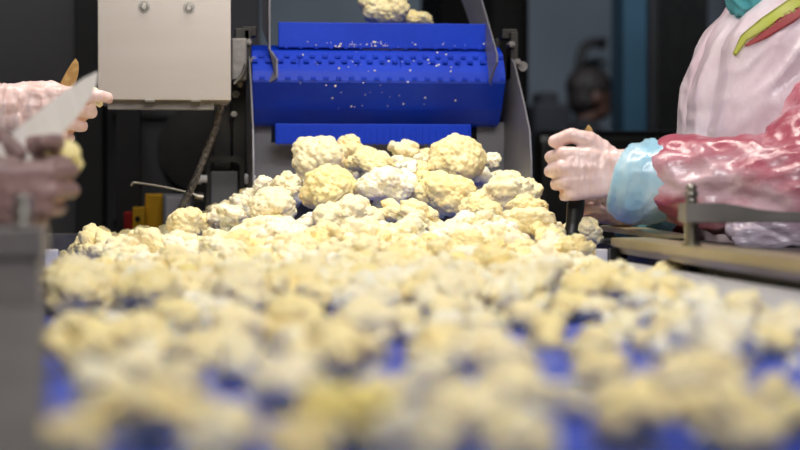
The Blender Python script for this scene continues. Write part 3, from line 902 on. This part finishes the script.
# ------------------------------------------------------------------ people
def hand_volume(bm, o, X, Y, Z, curls, thumb, s=1.0, fat=1.0, splay=.06, cufflen=0, adir=None):
    """palm and five fingers. o wrist, X along fingers, Y to the thumb, Z back of hand"""
    W = lambda v: o + (X * v[0] + Y * v[1] + Z * v[2]) * s
    wr = .019 * s * fat
    if cufflen: capsule(bm, o + (adir or -X) * cufflen, W((0, .004, 0)), .034 * s * fat, .024 * s * fat)
    capsule(bm, W((-.03, .012, 0)), W((.012, .016, 0)), wr * 1.15, wr * 1.05); capsule(bm, W((-.03, -.012, 0)), W((.012, -.016, 0)), wr * 1.1, wr)
    mcp = [(.090, .030, .0), (.094, .009, .004), (.089, -.012, .002), (.080, -.031, -.004)]
    ln = [(.043, .026, .021), (.048, .030, .022), (.044, .028, .021), (.035, .021, .018)]
    rd = [.0098, .0102, .0096, .0085]
    for i in range(4):
        m = mcp[i]
        capsule(bm, W((.01, m[1] * .62, 0)), W(m), .0165 * s * fat, (.0118 if i < 3 else .0105) * s * fat)
        if i < 3:
            n = mcp[i + 1]
            for q in (.25, .5, .75):
                e = [m[j] * (1 - q) + n[j] * q for j in range(3)]
                capsule(bm, W((.0, e[1] * .62, -.001)), W((e[0] - .010, e[1], e[2] - .001)), .0175 * s * fat, .0122 * s * fat)
            n = mcp[i + 1]
            mid = [(m[j] + n[j]) / 2 for j in range(3)]
            capsule(bm, W((.03, mid[1] * .8, -.004)), W((mid[0] - .014, mid[1], mid[2] - .004)), .0145 * s * fat, .011 * s * fat)
        a = 0; p = Vector(m)
        sp = splay * (1.5 - i)
        for j in range(3):
            a += math.radians(curls[i][j])
            d = Vector((math.cos(a) * math.cos(sp), math.sin(sp) * math.cos(a), -math.sin(a)))
            q = p + d * ln[i][j]
            r0 = rd[i] * (1 - .08 * j); r1 = rd[i] * (1 - .08 * (j + 1))
            capsule(bm, W(p), W(q), r0 * s * fat * 1.03, r1 * s * fat)
            p = q
    # thenar + thumb
    c0 = Vector((.018, .022, -.008)); 
    t1, t2, t3 = [Vector(v) for v in thumb]
    capsule(bm, W(c0), W(t1), .019 * s * fat, .0135 * s * fat)
    capsule(bm, W(t1), W(t2), .0125 * s * fat, .011 * s * fat)
    capsule(bm, W(t2), W(t3), .0112 * s * fat, .0092 * s * fat)


def ik(sh, wr, l1, l2, bend):
    d = wr - sh; D = min(d.length, (l1 + l2) * .999)
    a = (l1 * l1 - l2 * l2 + D * D) / (2 * D); h = math.sqrt(max(l1 * l1 - a * a, 0))
    n = d.normalized(); b = (bend - n * bend.dot(n)).normalized()
    return sh + n * a + b * h


def worker(name, label, base, f, hips_z, sh, headc, hands, mats, detail=True, fwd_chin=.0, group=None, apronpts=None):
    """hands: list of dicts side(+1 left,-1 right), o, X, Y, Z, curls, thumb, glove, cuff, sleeve"""
    f = Vector(f).normalized(); s = Vector((0, 0, 1)).cross(f)      # s = the person's left
    base = Vector(base); sh = Vector(sh); headc = Vector(headc)
    t = thing(name, label, 'person', (base.x, base.y, 0), group)
    hips = Vector((base.x, base.y, hips_z))
    waist = hips.lerp(sh, .4) + f * .01
    body = nb()
    for q in (-1, 1):
        hp = hips + s * .085 * q + Vector((0, 0, -.04)); kn = Vector((base.x, base.y, .49)) + s * .1 * q + f * .03; an = Vector((base.x, base.y, .09)) + s * .11 * q
        capsule(body, hp, kn, .088, .058); capsule(body, kn, an, .056, .04); capsule(body, an + Vector((0, 0, -.045)), an + f * .15 + Vector((0, 0, -.055)), .042, .034)
        capsule(body, hips + s * .06 * q, waist + s * .05 * q, .115, .105); capsule(body, waist + s * .05 * q, sh + s * .07 * q + Vector((0, 0, -.07)), .105, .105)
        capsule(body, sh + s * .06 * q, sh + s * .175 * q, .055, .052)
    nk = headc - f * .02 + Vector((0, 0, -.09))
    capsule(body, sh + Vector((0, 0, .01)), nk, .055, .052)
    rot = f.to_track_quat('X', 'Z').to_matrix().to_4x4()
    ellipsoid(body, headc + Vector((0, 0, .015)), (.098, .078, .105), rot)
    ellipsoid(body, headc + f * .03 + Vector((0, 0, -.055)), (.062, .055, .058), rot)
    capsule(body, headc + f * .092 + Vector((0, 0, .01)), headc + f * .112 + Vector((0, 0, -.022)), .009, .014)
    for q in (-1, 1):
        ellipsoid(body, headc + s * .08 * q + Vector((0, 0, -.01)), (.022, .012, .032), rot)
        capsule(body, headc + f * .083 + s * .032 * q + Vector((0, 0, .03)), headc + f * .088 + s * .012 * q + Vector((0, 0, .028)), .012, .012)
    joints = []
    for h in hands:
        S = sh + s * .185 * h['side']
        el = ik(S, h['o'], .29, .27, Vector(h.get('bend', (0, 0, -1))))
        joints.append((S, el))
        capsule(body, S, el, .05, .04); capsule(body, el, h['o'].lerp(el, .3), .04, .027); capsule(body, h['o'].lerp(el, .3), h['o'], .026, .018)
        hand_volume(body, h['o'], h['X'], h['Y'], h['Z'], h['curls'], h['thumb'], s=h.get('s', 1), fat=.8)
    fuse('body', body, .006, M[mats.get('skin', 'skin')], t, 3)
    # trousers and boots
    g = nb()
    for q in (-1, 1):
        hp = hips + s * .085 * q + Vector((0, 0, -.04)); kn = Vector((base.x, base.y, .49)) + s * .1 * q + f * .03; an = Vector((base.x, base.y, .13)) + s * .11 * q
        capsule(g, hp, kn, .108, .078); capsule(g, kn, an, .076, .062); capsule(g, hips + s * .06 * q, hips + s * .06 * q + Vector((0, 0, .05)), .13, .13)
    fuse('trousers', g, .014, M[mats['trousers']], t, 3, lambda p: .006 * ridged(p, 9, 9, 5))
    for q in (-1, 1):
        g = nb(); an = Vector((base.x, base.y, .09)) + s * .11 * q
        capsule(g, an + Vector((0, 0, .1)), an + Vector((0, 0, -.02)), .062, .058); capsule(g, an + Vector((0, 0, -.038)), an + f * .16 + Vector((0, 0, -.048)), .052, .042)
        fuse('boot', g, .01, M[mats['boot']], t, 3)
    # jacket
    g = nb()
    for q in (-1, 1):
        capsule(g, hips + s * .06 * q, waist + s * .055 * q, .135, .125); capsule(g, waist + s * .055 * q, sh + s * .075 * q + Vector((0, 0, -.07)), .125, .125)
        capsule(g, sh + s * .06 * q, sh + s * .185 * q, .07, .072)
    capsule(g, sh, sh + (nk - sh) * .5, .08, .066)
    for h, (S, el) in zip(hands, joints):
        w = h['o'] + (el - h['o']).normalized() * .06
        capsule(g, S, el, .072, .066)
        if 'sleeve' not in h: capsule(g, el, w, .066, .046)
    fuse('jacket', g, .009, M[mats['jacket']], t, 3, lambda p: .007 * ridged(p, 13, 13, 11, 3))
    for h, (S, el) in zip(hands, joints):
        ar = (el - h['o']).normalized()
        if 'sleeve' in h:
            g = nb(); w = h['o'] + ar * h.get('sl', .06)
            capsule(g, el.lerp(S, .25), el, .082, .080); capsule(g, el, w, .080, h.get('swr', .052))
            fuse('sleeve', g, .006, M[h['sleeve']], t, 3, lambda p: .006 * ridged(p, 11, 16, 24, 1) + .0022 * ridged(p, 26, 40, 60, 5))
        if 'cuff' in h:
            g = nb(); r = h.get('cr', .05)
            a = h['o'] + ar * (h.get('sl', .06) + .012); c = h['o'] + h['X'] * h.get('cx', .004)
            dn = Vector((0, 0, -r * .12))
            tube(g, [a, a.lerp(c, .2), a.lerp(c, .5) + dn, a.lerp(c, .8) + dn * 1.5, c + dn], [r * .70, r * .86, r * .97, r, r * .88], 28, spline=True)
            fuse('elastic_cuff', g, .003, M[h['cuff']], t, 2, lambda p: .0034 * ridged(p, 34, 9, 9, 2) + .0007 * ridged(p, 70, 40, 30, 6))
        g = nb()
        hand_volume(g, h['o'], h['X'], h['Y'], h['Z'], h['curls'], h['thumb'], s=h.get('s', 1), fat=h.get('fat', 1.04), cufflen=.08, adir=(el - h['o']).normalized())
        o_, X_ = h['o'], h['X']
        def wk(p, o_=o_, X_=X_):
            d = (p - o_).dot(X_)
            k = max(0.15, min(1, 1 - (d - .03) / .05))
            return .0011 * k * ridged(p, 70, 40, 18, 2) + .0004 * ridged(p, 160, 60, 50, 4)
        fuse('glove', g, .0022, M[h['glove']], t, 3, wk)
        if detail:
            g = nb()
            e = h['o'] - h['X'] * .03
            xx, yy_ = h['Y'], h['Z']
            pts = [e + xx * math.cos(a) * .032 + yy_ * math.sin(a) * .022 for a in [2 * PI * k / 24 for k in range(25)]]
            tube(g, pts, .0022, 8, cap=False); 
            obj('glove_rim', g, M[h['glove']], t, smooth=True)
    # head details
    for q in (-1, 1):
        g = nb(); ellipsoid(g, headc + f * .084 + s * .032 * q + Vector((0, 0, .012)), (.012, .014, .010)); obj('eye', g, M['eye'], t, smooth=True)
    g = nb(); ellipsoid(g, headc + f * .086 + Vector((0, 0, -.052)), (.008, .024, .007), rot); obj('mouth', g, M['lip'], t, smooth=True)
    if mats.get('mask'):
        g = nb(); ellipsoid(g, headc + f * .048 + Vector((0, 0, -.048)), (.074, .074, .066), rot)
        capsule(g, headc + f * .03 + Vector((0, 0, -.1)), headc + f * .03 + Vector((0, 0, -.105)), .045, .045)
        fuse('face_mask', g, .004, M['mask'], t, 3, lambda p: .004 * ridged(p, 20, 20, 60))
    g = nb()
    ellipsoid(g, headc + Vector((0, 0, .045)) - f * .014, (.108, .092, .088), rot); ellipsoid(g, headc - f * .04 + Vector((0, 0, -.01)), (.075, .082, .085), rot)
    fuse('hair_net' if mats.get('net') else 'hair', g, .007, M[mats.get('net', 'hair')], t, 3, lambda p: .004 * ridged(p, 50, 50, 50))
    return t, hips, s, f, joints


V3 = Vector
fist = [(62, 92, 50), (66, 95, 50), (68, 95, 50), (70, 92, 48)]
# right worker, leaning in from the right
LH = dict(side=1, s=.94, o=P(622, 172, 2.70), X=V3((-.99, .02, -.03)).normalized(), Y=V3((-.06, .1, .99)), Z=V3((0, -1, .1)),
          curls=[(72, 88, 45), (77, 90, 45), (80, 90, 45), (82, 88, 45)], thumb=((.046, .050, -.004), (.076, .060, -.006), (.102, .052, -.012)),
          glove='glove', cuff='cuff', sleeve='sleeve', cr=.062, sl=.088, cx=-.004, swr=.060, bend=(.6, -.6, -.3), fat=1.08)
LH['X'] = LH['X'].normalized(); LH['Z'] = LH['Y'].cross(LH['X']).normalized(); LH['Z'] = LH['Z'] if LH['Z'].y < 0 else -LH['Z']; LH['Y'] = (LH['Y'] - LH['X'] * LH['Y'].dot(LH['X'])).normalized()
RH = dict(side=-1, o=P(634, 205, 2.82), X=V3((-.97, -.12, .18)).normalized(), Y=V3((.15, .25, .95)), Z=V3((0, 1, 0)),
          curls=fist, thumb=((.045, .035, -.02), (.066, .03, -.035), (.082, .014, -.042)),
          glove='glove', cuff='teal_cuff', sleeve='sleeve_dark', cr=.05, sl=.07, swr=.045, bend=(.3, .3, -1))
RH['Y'] = (RH['Y'] - RH['X'] * RH['Y'].dot(RH['X'])).normalized(); RH['Z'] = RH['X'].cross(RH['Y']).normalized(); RH['Z'] = RH['Z'] if RH['Z'].y > 0 else -RH['Z']
wt, hips, s_, f_, jr = worker('person', 'person in pink sleeves and clear apron trimming with a black-handled knife', (1.06, 2.92, 0), (-1, 0, 0), .86,
       (1.0, 2.92, 1.21), (.958, 2.84, 1.380), [LH, RH], dict(jacket='sleeve', trousers='trousers', boot='boot', mask='mask', net='mask'))
# apron with bib, draped over chest and near side
g = nb()
for Y, k in ((2.78, 1.0), (2.88, 1.06), (3.0, .95)):
    c = [(P(812, -10, 2.85), .05), (P(808, 42, 2.85), .112), (P(792, 75, 2.85), .130), (P(784, 120, 2.85), .134), (P(784, 190, 2.85), .136), (P(806, 330, 2.85), .145)]
    for (a, ra), (b_, rb) in zip(c, c[1:]):
        a = a.copy(); b_ = b_.copy(); a.y = Y if ra > .06 else 2.9 + (Y - 2.9) * .4; b_.y = Y
        capsule(g, a, b_, ra * k, rb * k)
apron = fuse('apron', g, .005, M['apron'], wt, 3, lambda p: .0045 * ridged(V3(((p.x + p.z) * .7, p.y, (p.x - p.z) * .7)), 4, 6, 15, 7) + .0013 * ridged(V3(((p.x + p.z) * .7, p.y, (p.x - p.z) * .7)), 12, 14, 50, 2))
def ribbon(name, pts, widths, m):
    """flat strip of cloth laid on the apron"""
    from mathutils.bvhtree import BVHTree
    tr = BVHTree.FromPolygons([v.co[:] for v in apron.data.vertices], [p.vertices[:] for p in apron.data.polygons])
    n = 24; b = nb(); rows = []
    for k in range(n + 1):
        t_ = k / n * (len(pts) - 1); i0 = min(int(t_), len(pts) - 2); u = t_ - i0
        x = pts[i0][0] * (1 - u) + pts[i0 + 1][0] * u; y = pts[i0][1] * (1 - u) + pts[i0 + 1][1] * u; w = widths[i0] * (1 - u) + widths[i0 + 1] * u
        dx, dy = pts[i0 + 1][0] - pts[i0][0], pts[i0 + 1][1] - pts[i0][1]; l = math.hypot(dx, dy)
        row = []
        for e in (-1, -.5, 0, .5, 1):
            o_ = P(x - dy / l * w * e, y + dx / l * w * e, 2.4); h = tr.ray_cast(o_, (o_ - CAM).normalized())
            q = h[0] + h[1] * .002 if h[0] else None
            row.append(b.verts.new(q) if q else None)
        rows.append(row)
    for r0, r1 in zip(rows, rows[1:]):
        for k in range(4):
            vs = (r0[k], r0[k + 1], r1[k + 1], r1[k])
            if all(vs): b.faces.new(vs)
    for v in [v for v in b.verts if not v.link_faces]: b.verts.remove(v)
    bmesh.ops.solidify(b, geom=b.faces[:], thickness=.0015)
    return obj(name, b, m, wt, smooth=True)


ribbon('neck_binding', [(812, -8), (790, 8), (765, 24), (745, 38), (735, 55)], [6, 7, 6, 4, 2], M['lime'])
ribbon('red_collar', [(812, 5), (790, 18), (765, 35), (746, 46)], [3, 6, 4, 1], M['redcloth'])
# lower drape on the shelf
g = nb()
capsule(g, P(748, 234, 2.52), P(850, 232, 2.52), .019, .03); capsule(g, P(738, 229, 2.54), P(800, 240, 2.54), .014, .018); capsule(g, P(800, 236, 2.56), P(880, 250, 2.75), .03, .08)
fuse('apron_hem', g, .004, M['drape'], wt, 3, lambda p: .007 * ridged(p + V3((0, 0, p.x * .5)), 10, 20, 60, 7))

# knife in the right worker's hands
def knife(name, label, tip, guard, butt, wdir, width, hr, bm_, hm, belly=.4):
    tip, guard, butt = Vector(tip), Vector(guard), Vector(butt)
    t = thing(name, label, 'knife', butt)
    ax = (tip - guard).normalized(); w = Vector(wdir); w = (w - ax * w.dot(ax)).normalized(); n = ax.cross(w)
    L = (tip - guard).length
    b = nb()
    prof = [(0, .5), (.25, .52), (.5, .5), (.7, .4), (.85, .22), (.95, .02), (1, -.22)]
    spine = [(1, -.26), (.9, -.36), (.7, -.44), (.4, -.48), (0, -.5)]
    pts = [guard + ax * L * a + w * width * c for a, c in prof + spine]
    # ground blade: thick at the spine, thin at the edge
    A = [b.verts.new(p + n * .001) for p in pts]; B = [b.verts.new(p - n * .001) for p in pts]
    b.faces.new(A); b.faces.new(list(reversed(B)))
    for i in range(len(pts)):
        b.faces.new((A[i], B[i], B[(i + 1) % len(pts)], A[(i + 1) % len(pts)]))
    obj('blade', b, bm_, t)
    b = nb()
    hl = (guard - butt)
    prof = [(0, .85), (.06, 1.05), (.2, .95), (.45, 1.08), (.75, .85), (.93, 1.0), (1, .8)]
    pts = []; tube(b, [butt + hl * a for a, c in prof], [hr * c for a, c in prof], 16, spline=True)
    M3 = Matrix((w, n, ax)).transposed()
    for v in b.verts:
        q = v.co - butt; lc = M3.inverted() @ q
        lc.y *= .62; v.co = butt + M3 @ lc
    obj('handle', b, hm, t, smooth=True)
    return t


knife('trimming_knife', 'trimming knife with black handle pointing down between the gloved right hands', P(592, 126, 2.75), P(580, 168, 2.745), P(572, 239, 2.73), (1, 0, .2), .023, .0125, M['blade_warm'], M['black'])

# far worker on the left: sharp gloved hand with a small knife and a cauliflower piece
Xd = V3((.985, .0, -.10)).normalized()
Yd = V3((.1, .05, .99)); Yd = (Yd - Xd * Yd.dot(Xd)).normalized(); Zd = Xd.cross(Yd)
Zd = Zd if Zd.y < 0 else -Zd
A1 = dict(side=-1, o=P(8, 108, 2.85), X=Xd, Y=Yd, Z=Zd, curls=[(22, 42, 22), (58, 82, 42), (64, 86, 45), (70, 88, 46)],
          thumb=((.058, .036, -.024), (.09, .030, -.026), (.118, .016, -.024)), glove='glove', cuff='cuff', cr=.052, cx=-.022, sl=.07, bend=(0, -.3, -1))
A2 = dict(side=1, o=P(-62, 165, 3.02), X=V3((.95, -.2, .1)).normalized(), Y=V3((0, 0, 1)), Z=V3((0, 1, 0)), curls=fist,
          thumb=((.045, .04, -.02), (.07, .036, -.03), (.088, .022, -.036)), glove='glove', cuff='cuff', bend=(0, .3, -1))
A2['Y'] = (A2['Y'] - A2['X'] * A2['Y'].dot(A2['X'])).normalized(); A2['Z'] = A2['X'].cross(A2['Y']); A2['Z'] = A2['Z'] if A2['Z'].y > 0 else -A2['Z']
worker('person', 'person reaching in at upper left, gloved hand gripping a floret and small knife', (-.86, 3.1, 0), (1, -.12, 0), .9, (-.72, 3.08, 1.32), (-.66, 3.07, 1.52), [A1, A2],
       dict(jacket='trousers', trousers='trousers', boot='boot', mask='mask', net='mask'))
knife('paring_knife', 'small knife with stained pointed blade rising behind the upper left hand', P(79, 60, 2.92), P(58, 104, 2.90), P(34, 150, 2.88), (1, 0, .3), .022, .011, M['blade_warm'], M['black'])
p = P(95, 97, 2.885); floret(flw, p, .017, (1.2, 0, 1.0), 'small white and yellow floret pinched in the upper left gloved hand', stalk=1)

# near worker on the left: blurred dim hand with long bright knife
Xd = V3((.93, .20, -.12)).normalized()
Yd = V3((.1, -.1, .98)); Yd = (Yd - Xd * Yd.dot(Xd)).normalized(); Zd = Xd.cross(Yd); Zd = Zd if Zd.y < 0 else -Zd
B1 = dict(side=-1, s=.88, o=P(-34, 189, 1.9), X=Xd, Y=Yd, Z=Zd, curls=[(48, 80, 40), (54, 82, 42), (60, 84, 45), (66, 86, 46)],
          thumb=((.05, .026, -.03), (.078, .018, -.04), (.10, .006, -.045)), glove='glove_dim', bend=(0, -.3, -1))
B2 = dict(side=1, o=P(-60, 175, 2.02), X=V3((.95, -.1, .0)).normalized(), Y=V3((0, 0, 1)), Z=V3((0, 1, 0)), curls=[(35, 50, 30)] * 4,
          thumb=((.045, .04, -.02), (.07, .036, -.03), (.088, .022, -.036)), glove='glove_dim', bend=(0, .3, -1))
B2['Y'] = (B2['Y'] - B2['X'] * B2['Y'].dot(B2['X'])).normalized(); B2['Z'] = B2['X'].cross(B2['Y']); B2['Z'] = B2['Z'] if B2['Z'].y > 0 else -B2['Z']
worker('person', 'person at the near left edge, blurred dim gloved hand holding a long knife', (-.84, 1.95, 0), (1, -.06, 0), .9, (-.68, 1.93, 1.32), (-.60, 1.92, 1.52), [B1, B2],
       dict(jacket='trousers', trousers='trousers', boot='boot', mask='mask', net='mask'))
knife('chef_knife', 'long bright knife blade slanting up from the near left hand', P(101, 79, 2.12), P(-8, 172, 1.95), P(-60, 212, 1.9), (.35, .0, -1), .036, .013, M['blade'], M['black'])
p = P(60, 156, 2.0); floret(fly, p, .027, (.8, 0, 1.0), 'yellow piece held behind the blurred near left hand', stalk=0)

# background person
q = P(592, 96, 8.6)
H0 = [dict(side=k, o=V3((q.x - .22, 8.5 + .12 * -k, 1.02)), X=V3((-1, 0, 0)), Y=V3((0, 0, 1)), Z=V3((0, 1 * (-k), 0)), curls=fist, thumb=((.045, .04, -.02), (.07, .036, -.03), (.088, .022, -.036)), glove='black') for k in (1, -1)]
worker('person', 'dark-haired person in dark clothes, dim and blurred before the grey wall', (q.x - .05, 8.6, 0), (1, .05, 0), .86, (q.x - .05, 8.62, q.z - .20), (q.x, 8.6, q.z), H0,
       dict(jacket='dark_cloth', trousers='dark_cloth', boot='black', skin='skin_dim'), detail=False)
t = thing('parts_rack', 'black rack standing left of the background person', 'rack', (P(552, 0, 8.2).x, 8.3, 0))
b = nb(); box(b, (P(534, 0, 8.2).x, 8.2, 0), (P(572, 0, 8.2).x, 8.5, P(0, 100, 8.2).z), .03, 3); obj('body', b, M['dark_cloth'], t)
b = nb(); box(b, (P(540, 0, 8.2).x, 8.22, P(0, 104, 8.2).z), (P(560, 0, 8.2).x, 8.4, P(0, 88, 8.2).z), .02, 3); obj('top_box', b, M['dark_cloth'], t)

# ------------------------------------------------------------------ light
def area(name, loc, target, sx, sy, power, color, spread=None):
    l = bpy.data.lights.new(name, 'AREA'); l.shape = 'RECTANGLE'; l.size = sx; l.size_y = sy; l.energy = power; l.color = color
    if spread: l.spread = math.radians(spread)
    o = bpy.data.objects.new(name, l); col.objects.link(o); o.location = loc
    o.rotation_euler = (Vector(target) - Vector(loc)).to_track_quat('-Z', 'Y').to_euler()
    return o


def lamp(loc, target, sx, sy, power, color, label, spread=None):
    loc = Vector(loc)
    t = thing('hanging_lamp', label, 'lamp', loc)
    R = (Vector(target) - loc).to_track_quat('-Z', 'Y').to_matrix().to_4x4()
    b = nb(); box(b, (-sx / 2 - .03, -sy / 2 - .03, .012), (sx / 2 + .03, sy / 2 + .03, .08), .008)
    for v in b.verts: v.co = loc + (R.to_3x3() @ v.co)
    obj('housing', b, M['white_plastic'], t)
    b = nb()
    for k in (-1, 1):
        p = loc + R.to_3x3() @ Vector((k * sx * .4, 0, .08)); tube(b, [p, (p.x, p.y, 4.0)], .004, 8)
    obj('suspension_wire', b, M['steel'], t)
    b = nb(); box(b, (-sx / 2, -sy / 2, .004), (sx / 2, sy / 2, .014))
    for v in b.verts: v.co = loc + (R.to_3x3() @ v.co)
    obj('diffuser', b, M['lamp'], t)
    area('lamp_light', loc, target, sx, sy, power, color, spread)


lamp((.30, 2.75, 2.15), (.28, 2.95, .95), 1.0, .3, 6.4, (1, .93, .82), 'long white lamp hung above the heap', 110)
lamp((.40, 1.2, 2.1), (.40, 2.7, 1.0), .9, .3, 4.8, (.98, .97, 1), 'long white lamp hung on the camera side', 120)
lamp((.15, .55, 1.95), (.15, 1.35, .9), .9, .3, 4.9, (1, .96, .95), 'long white lamp hung above the near belt', 120)
lamp((1.5, 6.3, 3.3), (2.0, 10, 1.2), 1.2, .2, 75, (.85, .92, 1), 'long lamp hung near the far wall', 140)

lamp((-.45, 3.6, 2.5), (.0, 3.8, .95), .5, .2, 2.2, (1, .95, .88), 'short white lamp added behind the steel box to brighten the yellow bracket', 90)  # added lamp without a known source, lifts the dull yellow bracket
w = bpy.data.worlds.new('world'); sc.world = w; w.use_nodes = True
w.node_tree.nodes['Background'].inputs[0].default_value = (.7, .8, 1, 1)
w.node_tree.nodes['Background'].inputs[1].default_value = .24
sc.view_settings.view_transform = 'Standard'; sc.view_settings.look = 'None'
sc.view_settings.exposure = 0.0; sc.view_settings.gamma = 1
sc.view_settings.use_curve_mapping = False
try:
    sc.cycles.use_denoising = True
    sc.cycles.max_bounces = 6
except Exception: pass
